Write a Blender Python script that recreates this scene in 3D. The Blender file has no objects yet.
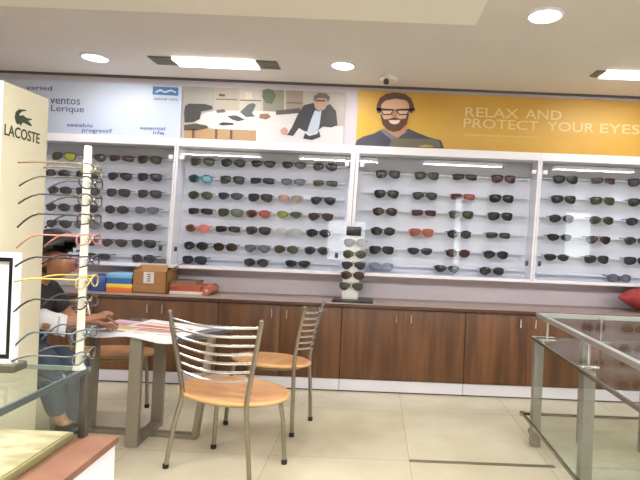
import bpy, bmesh, math, random
from mathutils import Vector, Matrix
random.seed(7)
PI = math.pi
SC = bpy.context.scene
COL = SC.collection

# ------------------------------------------------------------------ camera
F, H, ROLL, VX, VY = 500.0, 1.3, 0.041, 375.0, 232.0
CR, SR = math.cos(ROLL), math.sin(ROLL)
cd = bpy.data.cameras.new('camera'); cam = bpy.data.objects.new('camera', cd); COL.objects.link(cam)
cd.sensor_width = 36; cd.sensor_fit = 'HORIZONTAL'; cd.lens = F / 640 * 36
cd.shift_x = -(VX - 320) / 640; cd.shift_y = (VY - 240) / 640
cam.matrix_world = Matrix.Translation((0, 0, H)) @ Matrix.Rotation(PI / 2, 4, 'X') @ Matrix.Rotation(ROLL, 4, 'Z')
cd.clip_start = .02
SC.camera = cam

def uv(px, py):
    a = (px - VX) / F; b = (py - VY) / F
    return a * CR + b * SR, a * SR - b * CR
def at(px, py, Y):
    u, v = uv(px, py); return Vector((u * Y, Y, H + v * Y))
def atz(px, py, Z):
    u, v = uv(px, py); Y = (Z - H) / v; return Vector((u * Y, Y, Z))
def atx(px, py, X):
    u, v = uv(px, py); Y = X / u; return Vector((X, Y, H + v * Y))

# --------------------------------------------------------------- materials
def lin(c):
    return tuple(((x / 255) / 12.92 if x / 255 <= .04045 else ((x / 255 + .055) / 1.055) ** 2.4) for x in c)
MATS = {}
def mat(name, rgb, rough=.5, metal=0., spec=.5, noise=0., nscale=20., rgb2=None, nstretch=(1, 1, 1), detail=4, bump=0., coat=0.):
    if name in MATS: return MATS[name]
    m = bpy.data.materials.new(name); m.use_nodes = True; MATS[name] = m
    nt = m.node_tree; b = nt.nodes['Principled BSDF']
    b.inputs['Base Color'].default_value = (*lin(rgb), 1); b.inputs['Roughness'].default_value = rough
    b.inputs['Metallic'].default_value = metal; b.inputs['Specular IOR Level'].default_value = spec
    b.inputs['Coat Weight'].default_value = coat
    if noise or rgb2:
        tc = nt.nodes.new('ShaderNodeTexCoord'); mp = nt.nodes.new('ShaderNodeMapping'); mp.inputs['Scale'].default_value = nstretch
        n = nt.nodes.new('ShaderNodeTexNoise'); n.inputs['Scale'].default_value = nscale; n.inputs['Detail'].default_value = detail
        r = nt.nodes.new('ShaderNodeValToRGB'); r.color_ramp.elements[0].position = .35; r.color_ramp.elements[1].position = .68
        c1 = lin(rgb); c2 = lin(rgb2) if rgb2 else tuple(x * (1 - noise) for x in c1)
        r.color_ramp.elements[0].color = (*c2, 1); r.color_ramp.elements[1].color = (*c1, 1)
        oi = nt.nodes.new('ShaderNodeObjectInfo'); ad = nt.nodes.new('ShaderNodeVectorMath'); ad.operation = 'ADD'
        sc_ = nt.nodes.new('ShaderNodeVectorMath'); sc_.operation = 'SCALE'; sc_.inputs[3].default_value = 9.
        cb = nt.nodes.new('ShaderNodeCombineXYZ')
        L = nt.links.new
        for k in range(3): L(oi.outputs['Random'], cb.inputs[k])
        L(cb.outputs[0], sc_.inputs[0]); L(tc.outputs['Object'], mp.inputs['Vector']); L(mp.outputs[0], ad.inputs[0]); L(sc_.outputs[0], ad.inputs[1])
        L(ad.outputs[0], n.inputs['Vector']); L(n.outputs['Fac'], r.inputs['Fac']); L(r.outputs['Color'], b.inputs['Base Color'])
        if bump:
            bp = nt.nodes.new('ShaderNodeBump'); bp.inputs['Strength'].default_value = bump; bp.inputs['Distance'].default_value = .004
            L(n.outputs['Fac'], bp.inputs['Height']); L(bp.outputs[0], b.inputs['Normal'])
    return m
def glass(name, tint, refl=.05, rough=.0):
    if name in MATS: return MATS[name]
    m = bpy.data.materials.new(name); m.use_nodes = True; MATS[name] = m
    nt = m.node_tree; nt.nodes.clear(); L = nt.links.new
    o = nt.nodes.new('ShaderNodeOutputMaterial'); mx = nt.nodes.new('ShaderNodeMixShader')
    t = nt.nodes.new('ShaderNodeBsdfTransparent'); t.inputs[0].default_value = (*[x / 255 for x in tint], 1)
    g = nt.nodes.new('ShaderNodeBsdfGlossy'); g.inputs['Roughness'].default_value = rough; g.inputs['Color'].default_value = (1, 1, 1, 1)
    lw = nt.nodes.new('ShaderNodeLayerWeight'); lw.inputs[0].default_value = .5
    f = nt.nodes.new('ShaderNodeMath'); f.operation = 'POWER'; f.inputs[1].default_value = 4.5
    L(lw.outputs['Facing'], f.inputs[0])
    mu = nt.nodes.new('ShaderNodeMath'); mu.operation = 'MULTIPLY_ADD'; mu.inputs[1].default_value = .24; mu.inputs[2].default_value = refl * .6
    L(f.outputs[0], mu.inputs[0]); L(mu.outputs[0], mx.inputs[0]); L(t.outputs[0], mx.inputs[1]); L(g.outputs[0], mx.inputs[2]); L(mx.outputs[0], o.inputs[0])
    return m
def emit(name, rgb, s):
    if name in MATS: return MATS[name]
    m = bpy.data.materials.new(name); m.use_nodes = True; MATS[name] = m
    b = m.node_tree.nodes['Principled BSDF']; b.inputs['Base Color'].default_value = (.8, .8, .8, 1)
    b.inputs['Emission Color'].default_value = (*lin(rgb), 1); b.inputs['Emission Strength'].default_value = s
    return m

M_wall = mat('wall_paint', (208, 200, 208), .7)
M_rear = mat('rear_wall_paint', (150, 140, 132), .8)
M_ceil = mat('ceiling_paint', (226, 220, 212), .8, noise=.03, nscale=3)
M_cream = mat('bulkhead_lit_cream', (246, 241, 230), .7)  # bulkhead cream lightened to imitate the shop light falling on it
M_white = mat('white_laminate', (236, 234, 242), .4)
M_kick = mat('white_kick_board', (225, 222, 232), .35)
M_back = mat('showcase_back_board', (234, 236, 248), .45)
M_head = mat('grey_top_band', (165, 165, 170), .4)
M_acr = mat('white_acrylic', (225, 227, 236), .25)
M_wood = mat('walnut_laminate', (112, 75, 46), .42, rgb2=(76, 47, 28), nscale=3.2, nstretch=(5, 5, .45), detail=6)
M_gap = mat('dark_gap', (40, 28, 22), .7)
M_top = mat('taupe_worktop', (160, 140, 132), .28, noise=.12, nscale=14)
M_chrome = mat('chrome', (225, 225, 222), .16, 1.)
M_steel = mat('brushed_steel', (158, 150, 136), .3, 1.)
M_dsteel = mat('dull_steel', (160, 152, 138), .42, .6)
M_post = mat('grey_post', (150, 144, 136), .38, .55)
M_rubber = mat('black_rubber', (25, 25, 25), .8)
M_seat = mat('beech_seat', (208, 162, 112), .38, rgb2=(188, 130, 86), nscale=5, nstretch=(1, 3, 1), coat=.2)
M_seatr = mat('beech_rim', (206, 164, 108), .4)
M_black = mat('black_plastic', (22, 22, 24), .3)
M_dark = mat('dark_plastic', (48, 46, 50), .35)
M_terra = mat('terracotta_laminate', (140, 98, 78), .45, rgb2=(118, 80, 62), nscale=9)
M_tray = mat('straw_board', (204, 192, 160), .7, rgb2=(166, 150, 116), nscale=14, nstretch=(1, 2.2, 1), detail=6)
M_trayside = mat('straw_board_edge', (150, 140, 98), .8, noise=.2, nscale=12)
M_tower = mat('cream_board', (208, 202, 178), .6)
M_towerw = mat('white_edge_board', (226, 224, 214), .5)
M_ink = mat('dark_green_ink', (46, 58, 44), .7)
M_glass = glass('clear_glass', (243, 249, 246), .045)
M_cglass = glass('counter_glass', (244, 249, 246), .035)
M_sglass = glass('showcase_glass', (248, 250, 252), .034)
M_gedge = mat('green_glass_edge', (112, 130, 116), .15)

# ---------------------------------------------------------------- mesh helper
LOC = {}
def rect_frame(mb, x0, x1, y0, y1, z0, z1, w):
    mb.box(x0, x0 + w, y0, y1, z0, z1); mb.box(x1 - w, x1, y0, y1, z0, z1); mb.box(x0 + w, x1 - w, y0, y1, z0, z0 + w); mb.box(x0 + w, x1 - w, y0, y1, z1 - w, z1); return mb
class MB:
    def __init__(s): s.bm = bmesh.new()
    def box(s, x0, x1, y0, y1, z0, z1, bev=0., M=None, seg=2):
        r = bmesh.ops.create_cube(s.bm, size=1.)
        vs = r['verts']
        bmesh.ops.scale(s.bm, vec=(abs(x1 - x0), abs(y1 - y0), abs(z1 - z0)), verts=vs)
        bmesh.ops.translate(s.bm, vec=((x0 + x1) / 2, (y0 + y1) / 2, (z0 + z1) / 2), verts=vs)
        if bev:
            es = list({e for v in vs for e in v.link_edges})
            rr = bmesh.ops.bevel(s.bm, geom=es, offset=bev, segments=seg, affect='EDGES', profile=.5)
            vs = list({v for f in rr['faces'] for v in f.verts} | {v for v in vs if v.is_valid})
        if M is not None: bmesh.ops.transform(s.bm, matrix=M, verts=[v for v in vs if v.is_valid])
        return s
    def tube(s, pts, r, n=8, closed=False, flat=1.):
        pts = [Vector(p) for p in pts]; rings = []; N = len(pts)
        rr = r if isinstance(r, (list, tuple)) else [r] * N
        up0 = None
        for i, p in enumerate(pts):
            a = pts[(i - 1) % N] if (closed or i > 0) else p
            b = pts[(i + 1) % N] if (closed or i < N - 1) else p
            t = (b - a).normalized() if (b - a).length > 1e-9 else Vector((0, 0, 1))
            if up0 is None:
                up0 = Vector((0, 0, 1)) if abs(t.z) < .9 else Vector((0, 1, 0))
            u = (up0 - t * up0.dot(t)).normalized(); up0 = u; w = t.cross(u)
            rings.append([s.bm.verts.new(p + (u * math.cos(2 * PI * k / n) + w * flat * math.sin(2 * PI * k / n)) * rr[i]) for k in range(n)])
        for i in range(N if closed else N - 1):
            A, B = rings[i], rings[(i + 1) % N]
            for k in range(n): s.bm.faces.new((A[k], A[(k + 1) % n], B[(k + 1) % n], B[k]))
        if not closed:
            s.bm.faces.new(rings[0][::-1]); s.bm.faces.new(rings[-1])
        return s
    def lathe(s, prof, cx=0, cy=0, n=32, sx=1., sy=1.):
        rings = [[s.bm.verts.new((cx + r * sx * math.cos(2 * PI * k / n), cy + r * sy * math.sin(2 * PI * k / n), z)) for k in range(n)] for r, z in prof]
        for A, B in zip(rings, rings[1:]):
            for k in range(n): s.bm.faces.new((A[k], A[(k + 1) % n], B[(k + 1) % n], B[k]))
        s.bm.faces.new(rings[0][::-1]); s.bm.faces.new(rings[-1]); return s
    def ell(s, c, r, M=None, seg=20, ring=12):
        R = bmesh.ops.create_uvsphere(s.bm, u_segments=seg, v_segments=ring, radius=1.)
        vs = R['verts']; bmesh.ops.scale(s.bm, vec=r, verts=vs)
        if M is not None: bmesh.ops.transform(s.bm, matrix=M, verts=vs)
        bmesh.ops.translate(s.bm, vec=c, verts=vs); return s
    def prism(s, pts, ext):
        """polygon given as 3-D points, extruded along ext"""
        ext = Vector(ext); a = [s.bm.verts.new(Vector(p)) for p in pts]; b = [s.bm.verts.new(Vector(p) + ext) for p in pts]
        s.bm.faces.new(a); s.bm.faces.new(b[::-1]); n = len(a)
        for i in range(n): s.bm.faces.new((a[i], b[i], b[(i + 1) % n], a[(i + 1) % n]))
        return s
    def build(s, name, m, parent=None, origin=None, smooth=True, loc=None):
        bmesh.ops.recalc_face_normals(s.bm, faces=s.bm.faces[:])
        me = bpy.data.meshes.new(name)
        off = Vector((0, 0, 0))
        if origin is not None: off = Vector(origin)
        elif parent is not None: off = LOC.get(parent, Vector((0, 0, 0)))
        if off.length: bmesh.ops.translate(s.bm, vec=-off, verts=s.bm.verts[:])
        if smooth:
            for f in s.bm.faces: f.smooth = True
            for e in s.bm.edges:
                if len(e.link_faces) == 2 and e.calc_face_angle(0) > .6: e.smooth = False
        s.bm.to_mesh(me); s.bm.free(); me.materials.append(m)
        o = bpy.data.objects.new(name, me); COL.objects.link(o)
        if parent is not None:
            o.parent = parent; LOC[o] = off
        if origin is not None and parent is None: o.location = off
        if loc is not None: o.location = loc
        return o
def tag(o, label, cat, group=None, kind=None):
    if label: o['label'] = label
    if cat: o['category'] = cat
    if group: o['group'] = group
    if kind: o['kind'] = kind
    return o
def thing(name, label, cat, loc=(0, 0, 0), rz=0., group=None, world=True):
    o = bpy.data.objects.new(name, None); COL.objects.link(o); o.location = loc; o.rotation_euler.z = rz
    o.empty_display_size = .05
    LOC[o] = Vector(loc) if world else Vector((0, 0, 0))
    return tag(o, label, cat, group)
def struct(name, mb, m, label=None):
    o = mb.build(name, m, smooth=False); o['kind'] = 'structure'
    o['label'] = label or name.replace('_', ' '); o['category'] = name.split('_')[0]
    return o

# ------------------------------------------------------------------ the room
XL, XR, YN, YB, ZC = -4.2, 5.4, -2.8, 4.45, 2.594
fl = struct('floor', MB().box(XL, XR, YN, YB, -.1, 0), None or mat('floor_tile', (214, 204, 176), .22), 'beige polished tile floor')
m = MATS['floor_tile']; nt = m.node_tree; b = nt.nodes['Principled BSDF']; L = nt.links.new
tc = nt.nodes.new('ShaderNodeTexCoord'); mp = nt.nodes.new('ShaderNodeMapping'); mp.inputs['Location'].default_value = (-.25 + .8 * 5, -2.86 + .8 * 7, 0)
br = nt.nodes.new('ShaderNodeTexBrick'); br.offset = 0; br.inputs['Scale'].default_value = 1.; br.inputs['Brick Width'].default_value = .8; br.inputs['Row Height'].default_value = .8
br.inputs['Mortar Size'].default_value = .0028; br.inputs['Mortar Smooth'].default_value = .2
br.inputs['Color1'].default_value = (*lin((212, 204, 182)), 1); br.inputs['Color2'].default_value = (*lin((203, 194, 170)), 1); br.inputs['Mortar'].default_value = (*lin((182, 173, 152)), 1)
ns = nt.nodes.new('ShaderNodeTexNoise'); ns.inputs['Scale'].default_value = 2.6; ns.inputs['Detail'].default_value = 7
rp = nt.nodes.new('ShaderNodeValToRGB'); rp.color_ramp.elements[0].position = .32; rp.color_ramp.elements[0].color = (.72, .69, .62, 1); rp.color_ramp.elements[1].position = .62; rp.color_ramp.elements[1].color = (1, 1, 1, 1)
mx = nt.nodes.new('ShaderNodeMix'); mx.data_type = 'RGBA'; mx.blend_type = 'MULTIPLY'; mx.inputs['Factor'].default_value = .55
L(tc.outputs['Object'], mp.inputs[0]); L(mp.outputs[0], br.inputs['Vector']); L(tc.outputs['Object'], ns.inputs['Vector']); L(ns.outputs['Fac'], rp.inputs[0])
L(br.outputs['Color'], mx.inputs['A']); L(rp.outputs[0], mx.inputs['B']); L(mx.outputs['Result'], b.inputs['Base Color'])

struct('ceiling', MB().box(XL, XR, YN, YB, ZC, ZC + .1), M_ceil, 'off-white plastered ceiling')
struct('wall_back', MB().box(XL, XR, YB, YB + .12, 0, ZC), M_wall, 'pale lilac-white wall behind the showcases')
struct('wall_left', MB().box(XL - .12, XL, YN, YB, 0, ZC), M_wall, 'pale left wall')
struct('wall_right', MB().box(XR, XR + .12, YN, YB, 0, ZC), M_wall, 'pale right wall')
struct('trim_1', MB().box(XL, XR, YB - .03, YB, ZC - .015, ZC), mat('painted_shadow_gap', (92, 84, 82), .6), 'painted shadow gap where wall meets ceiling')  # dark strip painted in place of the shadow gap
struct('trim_2', MB().box(.25, 1.08, 2.845, 2.872, 0, .004), mat('dark_strip', (108, 100, 84), .6), 'dark expansion strip let into the tile floor')
# rear shop front with its windows (behind the viewer)
holes = [(4.3, 4.95, .9, 1.95), (1.78, 1.98, .5, 2.2), (-1.1, -.2, .6, 1.55)]
cuts = sorted(holes)
mb = MB(); x = XL
for (a, b_, z0, z1) in cuts:
    mb.box(x, a, YN - .12, YN, 0, ZC); mb.box(a, b_, YN - .12, YN, 0, z0); mb.box(a, b_, YN - .12, YN, z1, ZC); x = b_
mb.box(x, XR, YN - .12, YN, 0, ZC)
struct('wall_rear', mb, M_rear, 'shop front wall with windows')
for i, (a, b_, z0, z1) in enumerate(holes):
    mb = rect_frame(MB(), a, b_, YN - .1, YN - .02, z0, z1, .03)
    w = struct('window_%d' % (i + 1), mb, M_white, 'white framed shop window')
    MB().box(a + .03, b_ - .03, YN - .065, YN - .06, z0 + .03, z1 - .03).build('pane', M_glass, w, smooth=False)
# dropped bulkhead over the front of the shop
struct('ceiling_bulkhead', MB().box(XL, .525, YN, 2.85, 2.5, ZC), M_cream, 'cream dropped ceiling box')

# --------------------------------------------------------- ceiling fixtures
PDN, PUP = 42, 50
E_lamp = emit('lamp_white', (255, 252, 246), 9.)
E_trof = emit('troffer_white', (255, 253, 250), 5.)
def area(name, loc, sx, sy, power, color=(.99, .988, .985), up=False):
    l = bpy.data.lights.new(name, 'AREA'); l.shape = 'RECTANGLE'; l.size = sx; l.size_y = sy; l.energy = power; l.color = color
    o = bpy.data.objects.new(name, l); COL.objects.link(o); o.location = loc
    if up: o.rotation_euler.x = PI
    return o
def downlight(px, py, r, label, power=7):
    p = atz(px, py, ZC); t = thing('downlight', label, 'ceiling light', p, group='round ceiling downlights')
    MB().lathe([(r * 1.12, ZC), (r * 1.12, ZC - .006), (r * .95, ZC - .012), (r * .95, ZC - .004)], p.x, p.y, 40).build('trim_ring', M_white, t)
    MB().lathe([(r * .94, ZC - .001), (r * .94, ZC - .008), (r * .6, ZC - .013), (.01, ZC - .014)], p.x, p.y, 40).build('diffuser', E_lamp, t)
    area('downlight_lamp', (p.x, p.y, ZC - .03), r * 1.6, r * 1.6, power)
downlight(95, 57, .095, 'round downlight left of the long tube light, above the blue poster')
downlight(343, 65, .09, 'round downlight right of the long tube light, above the bearded man poster')
downlight(545, 15, .095, 'largest round downlight, nearest the viewer on the right of the ceiling')
def troffer(x0, x1, y0, y1, z, label, ends, power, group='long ceiling lights'):
    t = thing('ceiling_light', label, 'ceiling light', ((x0 + x1) / 2, (y0 + y1) / 2, z), group=group)
    e0, e1 = ends
    MB().box(x0, x1, y0, y1, z - .022, z - .001, .004).build('diffuser', E_trof, t)
    for a, c in ((x0 - e0, x0), (x1, x1 + e1)):
        mb = MB().box(a, c, y0, y1, z - .012, z - .001, .003)
        for k in range(4):
            yy = y0 + (y1 - y0) * (k + .5) / 4; mb.box(a + .02, c - .01, yy - .01, yy + .01, z - .016, z - .012)
        mb.build('end_grille', mat('grey_grille', (122, 116, 108), .5), t)
    if power: area('tube_lamp', ((x0 + x1) / 2, (y0 + y1) / 2, z - .04), x1 - x0, y1 - y0, power)
troffer(-1.63, -.985, 3.875, 4.05, ZC, 'long white tube light with grey end grilles above the office poster', (.19, .17), 8)
troffer(1.70, 2.45, 3.78, 3.92, ZC, 'long white tube light at the right edge, above the word EYES', (.07, .07), 8)
for (x0, y0) in ((-2.4, .9), (-.6, .9), (1.3, .9), (3.3, .9)):  # added lights behind the camera, brightening the room and the ceiling
    t = thing('fill_light', 'added unseen fill light over the front of the shop', 'ceiling light', (x0, y0, 2.38), group='added fill lights over the front of the shop')
    MB().box(x0 - .6, x0 + .6, y0 - .08, y0 + .08, 2.38, 2.42, .01).build('diffuser', E_trof, t)
    zc = 2.5 if x0 < .5 else ZC
    for s_ in (-.45, .45): MB().tube([(x0 + s_, y0, 2.42), (x0 + s_, y0, zc)], .004, 6).build('hanging_rod', M_steel, t)
    area('tube_lamp', (x0, y0, 2.37), 1.2, .16, PDN); area('fill_uplight', (x0, y0, 2.43), 1.2, .16, PUP, up=True)
p = atz(389, 77, ZC)
t = thing('security_camera', 'small white dome camera where the ceiling meets the bearded man poster', 'camera', p)
MB().lathe([(.075, ZC), (.075, ZC - .02), (.06, ZC - .03)], p.x, p.y, 28).build('base', M_cream, t)
MB().ell((p.x, p.y, ZC - .035), (.05, .05, .035)).build('dome', mat('dome_cream', (205, 198, 186), .3), t)
MB().lathe([(.02, -.0), (.024, .03), (.018, .035)], 0, 0, 16).build('lens', M_black, t, origin=(0, 0, 0)).matrix_local = Matrix.Translation((-.022, -.045, -.045)) @ Matrix.Rotation(2.2, 4, 'X')

# ------------------------------------------------------------------- text
def text(name, body, m, parent, p0, u, h, width, bold=0., ext=.0006, spacing=1.):
    """letters whose cap height is h and total width is width; p0 = baseline left, u = reading direction, up = +Z"""
    cu = bpy.data.curves.new(name, 'FONT'); cu.body = body; cu.size = 1; cu.offset = bold; cu.space_character = spacing; cu.resolution_u = 3
    cu.extrude = .02
    o = bpy.data.objects.new(name + '_curve', cu); COL.objects.link(o)
    dg = bpy.context.evaluated_depsgraph_get(); dg.update(); me = bpy.data.meshes.new_from_object(o.evaluated_get(dg))
    bpy.data.objects.remove(o); bpy.data.curves.remove(cu)
    xs = [v.co.x for v in me.vertices]; ys = [v.co.y for v in me.vertices]
    x0, x1, y0, y1 = min(xs), max(xs), min(ys), max(ys)
    low = any(c in body for c in "gjpqy"); base = 0.
    u = Vector(u).normalized(); up = Vector((0, 0, 1)); nrm = u.cross(up)
    off = LOC.get(parent, Vector())
    caps = y1 - base
    for v in me.vertices:
        c = v.co.copy()
        v.co = Vector(p0) + u * ((c.x - x0) / (x1 - x0) * width) + up * ((c.y - base) / caps * h) + nrm * (c.z / .02 * ext) - off
    me.name = name; me.materials.clear(); me.materials.append(m)
    q = bpy.data.objects.new(name, me); COL.objects.link(q); q.parent = parent; LOC[q] = off
    return q

# ----------------------------------------------------------------- posters
def flat(pxs, Y, th=.0012):
    return [at(x, y, Y) for x, y in pxs], (0, th, 0)
def P(parent, name, pxs, Y, rgb, rough=.55, **k):
    if parent.get('label', '').startswith('office'): rgb = tuple(int(c * .88) for c in rgb)
    pts, e = flat(pxs, Y)
    return MB().prism(pts, e).build(name, mat('print_%d_%d_%d' % rgb, rgb, rough, **k), parent, smooth=False)
def oval(cx, cy, rx, ry, n=20, a0=0, a1=2 * PI):
    return [(cx + rx * math.cos(a0 + (a1 - a0) * k / n), cy + ry * math.sin(a0 + (a1 - a0) * k / n)) for k in range(n)]
ZPT, ZPB = at(250, 89, 4.44).z, at(250, 142.5, 4.44).z
def board(name, label, x0, x1, rgb, z0=None, z1=None, **k):
    t = thing(name, label, 'poster', ((x0 + x1) / 2, 4.435, z0 or ZPB))
    MB().box(x0, x1, 4.43, 4.447, z0 or ZPB, z1 or ZPT).build('print_panel', mat(name + '_print_' + str(rgb[0]), rgb, .45, **k), t, smooth=False)
    return t
PY = [4.4285 - .0015 * k for k in range(9)]
xA0, xA1 = -3.75, at(181.5, 110, 4.44).x
blue = board('poster', 'pale blue lettered poster with blue logo box, left of the office poster', xA0, xA1, (202, 208, 220), rgb2=(190, 199, 217), nscale=.9)
navy = mat('navy_ink', (62, 84, 132), .6)
P(blue, 'logo_box', [(153, 86.3), (178.5, 87.5), (178, 95.8), (152.5, 94.5)], PY[0], (72, 118, 168))
P(blue, 'logo_wave', [(155.5, 91.5), (160, 89), (165, 91.2), (171, 89.4), (176, 91.6), (176, 93.2), (171, 91.2), (165, 93), (160, 91), (155.5, 93)], PY[1], (190, 208, 224))
wline = lambda name, px, py, w, h, s: text(name, s, navy, blue, at(px, py, PY[0]), (1, 0, 0), h * PY[0] / F, w * PY[0] / F)
wline('lettering', 50, 103.5, 30, 6.2, "ventos")
wline('lettering', 51, 111, 33, 6.2, "Lerique")
wline('lettering', 67, 126.3, 26, 3.6, "seeable")
wline('lettering', 82, 131.8, 30, 4.0, "progressif")
wline('lettering', 140, 129.3, 25, 3.2, "essential")
wline('lettering', 153, 134.2, 11, 3.2, "life")
wline('lettering', 26, 89.5, 26, 4.5, "varied")
wline('lettering', 153.5, 99.5, 24, 2.2, "optical care")

off = board('poster', 'office scene poster with man in dark jacket, above the second showcase', at(183.5, 110, 4.44).x, at(345, 110, 4.44).x, (176, 168, 158), rgb2=(164, 156, 146), nscale=1.2)
C = lambda pts, s, x0, y0: [(x0 + x / s, y0 + y / s) for x, y in pts]
P(off, 'wall_print', [(184.5, 87), (215, 87.5), (215, 112), (184.5, 110)], PY[0], (178, 172, 164))
for (a, c, rgb) in ((216, 237.5, (192, 176, 156)), (239.5, 261, (206, 196, 180)), (263, 284, (150, 144, 126)), (286, 303, (168, 152, 136))):
    f = (a - 184) * .041
    P(off, 'bookshelf', [(a, 86.5 + f), (c, 87 + f), (c, 110 + f * .6), (a, 109 + f * .6)], PY[0], rgb)
for (a, c, y) in ((216, 237.5, 98.5), (239.5, 261, 99.5), (286, 303, 102)): P(off, 'shelf_line', [(a, y), (c, y + .6), (c, y + 1.8), (a, y + 1.2)], PY[1], (120, 106, 94))
P(off, 'box_file', [(219, 94), (225, 94.3), (225, 96.5), (219, 96.2)], PY[1], (88, 74, 64))
P(off, 'box_file', [(245, 92), (252, 92.3), (252, 99.3), (245, 99)], PY[1], (226, 216, 196))
P(off, 'plant', [(263, 90), (268, 88.5), (273, 90), (276, 96), (272, 104), (266, 103), (262, 97)], PY[1], (98, 108, 74))
P(off, 'floor_print', [(184, 128), (257, 131), (257, 141.5), (184, 138.5)], PY[0], (188, 150, 108))
P(off, 'desk', [(190, 121), (205, 113), (217, 110.5), (262, 111), (300, 113), (300, 130), (258, 129.5), (254, 130.5), (214, 129)], PY[1], (224, 219, 214))
P(off, 'table_print', [(256, 128), (276, 122), (300, 126), (343.5, 126), (343.5, 146), (256, 143)], PY[2], (226, 222, 222))
P(off, 'chair_print', [(185, 106), (189, 103.5), (205, 104), (212, 106), (213, 109), (201, 111.5), (200, 119), (194, 122), (184.5, 122.5), (184, 112)], PY[2], (70, 66, 68))
P(off, 'chair_print', [(184, 125), (196, 123.5), (207, 125.5), (208, 128), (196, 130.5), (184, 130)], PY[2], (84, 74, 66))
for (a, b0, b1) in ((192, 129, 138), (215, 129, 138.6), (230, 130, 139)): P(off, 'leg_print', [(a, b0), (a + 2.5, b0), (a + 2.2, b1), (a, b1)], PY[2], (110, 84, 62))
P(off, 'laptop_print', [(227, 116), (236, 115.3), (245, 119.5), (238, 121.3), (232, 119.5)], PY[2], (74, 62, 72))
P(off, 'phone_print', [(218, 124), (223, 122.2), (233, 123), (234, 124.8), (222, 125.4)], PY[2], (52, 50, 56))
P(off, 'monitor_print', [(240, 112), (248, 104.5), (253, 103), (256, 105), (252, 113), (255, 116.5), (246, 117)], PY[2], (86, 92, 94))
P(off, 'folder_print', [(216, 110), (224, 109), (226, 112.3), (217, 113)], PY[2], (110, 96, 94))
P(off, 'telephone_print', [(260, 114), (268, 113.5), (271, 117), (266, 119.5), (259, 118)], PY[2], (150, 108, 82))
P(off, 'shadow_print', [(276, 110.5), (300, 108), (301, 113), (276, 115)], PY[2], (90, 82, 78))
P(off, 'jacket', [(304, 105), (313, 103), (322, 108), (330, 104), (336, 111), (337.5, 125), (331, 127.5), (323, 126.5), (314, 133), (304, 131), (299, 128), (293, 136), (287, 135), (292, 127), (297, 116)], PY[3], (62, 62, 64))
P(off, 'shirt', [(315, 110), (319, 111.5), (322, 108), (319, 128), (314, 134), (307, 132), (311, 120)], PY[4], (198, 208, 226))
P(off, 'laptop_print', [(305, 133), (309, 136), (317, 134), (319, 130.5), (320.5, 137), (312, 140), (303, 138.5)], PY[4], (52, 54, 60))
P(off, 'face', oval(320.5, 103, 6.4, 8), PY[4], (192, 160, 136))
P(off, 'hair', [(313.5, 101), (314, 96), (319, 92.8), (326, 93.5), (330, 97), (328, 102), (326.5, 98.5), (319, 97.5), (315.5, 99.5)], PY[5], (112, 104, 98))
P(off, 'eyes_print', [(315.5, 99.8), (325.5, 100.2), (325.5, 101.5), (315.5, 101.2)], PY[5], (90, 66, 56))
P(off, 'hand', [(280, 130), (285, 127), (288, 130), (287, 135), (282, 134.5)], PY[4], (206, 156, 142))

xY0 = at(357, 120, 4.44).x
yel = board('poster', 'golden yellow poster of a bearded man with lettering about eyes', xY0, 3.6, (214, 172, 70), z0=at(420, 150.3, 4.44).z, z1=at(420, 93.2, 4.44).z, rgb2=(198, 150, 62), nscale=1.5, nstretch=(.5, 1, 1.6))
P(yel, 'print_glow', [(357.5, 118), (366, 108), (372, 126), (368, 138), (356.5, 144)], PY[0], (214, 168, 56))
Q = lambda name, pts, k, rgb: P(yel, name, C(pts, 5.33, 350, 70), PY[k], rgb)
Q('suit', [(25, 408), (35, 375), (70, 355), (130, 338), (165, 318), (200, 330), (240, 350), (285, 330), (310, 312), (350, 330), (420, 358), (485, 375), (502, 418)], 1, (74, 72, 84))
Q('shirt', [(160, 322), (180, 312), (235, 352), (300, 316), (306, 330), (270, 352), (246, 385), (225, 375)], 2, (120, 118, 130))
Q('neck', [(195, 300), (300, 300), (292, 332), (252, 360), (215, 340)], 3, (190, 140, 108))
P(yel, 'face', oval(350 + 238 / 5.33, 70 + 224 / 5.33, 15, 19.3, 24), PY[4], (214, 170, 140))
Q('beard', [(160, 232), (168, 236), (180, 262), (205, 262), (238, 250), (270, 262), (296, 258), (310, 225), (314, 240), (300, 290), (268, 322), (234, 330), (198, 318), (172, 288)], 5, (96, 62, 44))
Q('smile', [(205, 268), (270, 266), (258, 284), (238, 290), (216, 284)], 6, (232, 214, 200))
Q('hair', [(146, 228), (142, 190), (158, 150), (190, 128), (240, 120), (290, 126), (325, 150), (340, 190), (332, 228), (318, 228), (316, 180), (296, 160), (240, 152), (190, 162), (168, 182), (162, 228)], 6, (92, 64, 50))
Q('spectacles', [(140, 202), (230, 208), (240, 214), (250, 208), (345, 204), (345, 214), (318, 218), (306, 240), (262, 240), (248, 222), (232, 222), (220, 240), (176, 240), (162, 220), (140, 212)], 6, (66, 44, 40))
Q('spectacle_glare', [(168, 217), (226, 217), (216, 234), (180, 234)], 7, (216, 188, 164))
Q('spectacle_glare', [(254, 217), (312, 217), (302, 234), (264, 234)], 7, (216, 188, 164))
Q('nose', [(230, 216), (246, 216), (254, 246), (238, 252), (222, 246)], 7, (188, 136, 106))
Q('folder', [(225, 365), (470, 368), (485, 412), (205, 408)], 4, (112, 106, 88))
Q('folder_mark', [(370, 405), (400, 396), (440, 404), (445, 412), (372, 411)], 5, (176, 148, 78))
lett = mat('cream_ink', (230, 204, 150), .5)
def yt(s, x, y, w, h, bold=.005): return text('lettering', s, lett, yel, at(x, y, PY[0]), (1, 0, 0), h * PY[0] / F, w * PY[0] / F, bold)
yt('RELAX', 465, 116.3, 53.5, 9.4); yt('AND', 525, 118.6, 36.5, 9.4)
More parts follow.
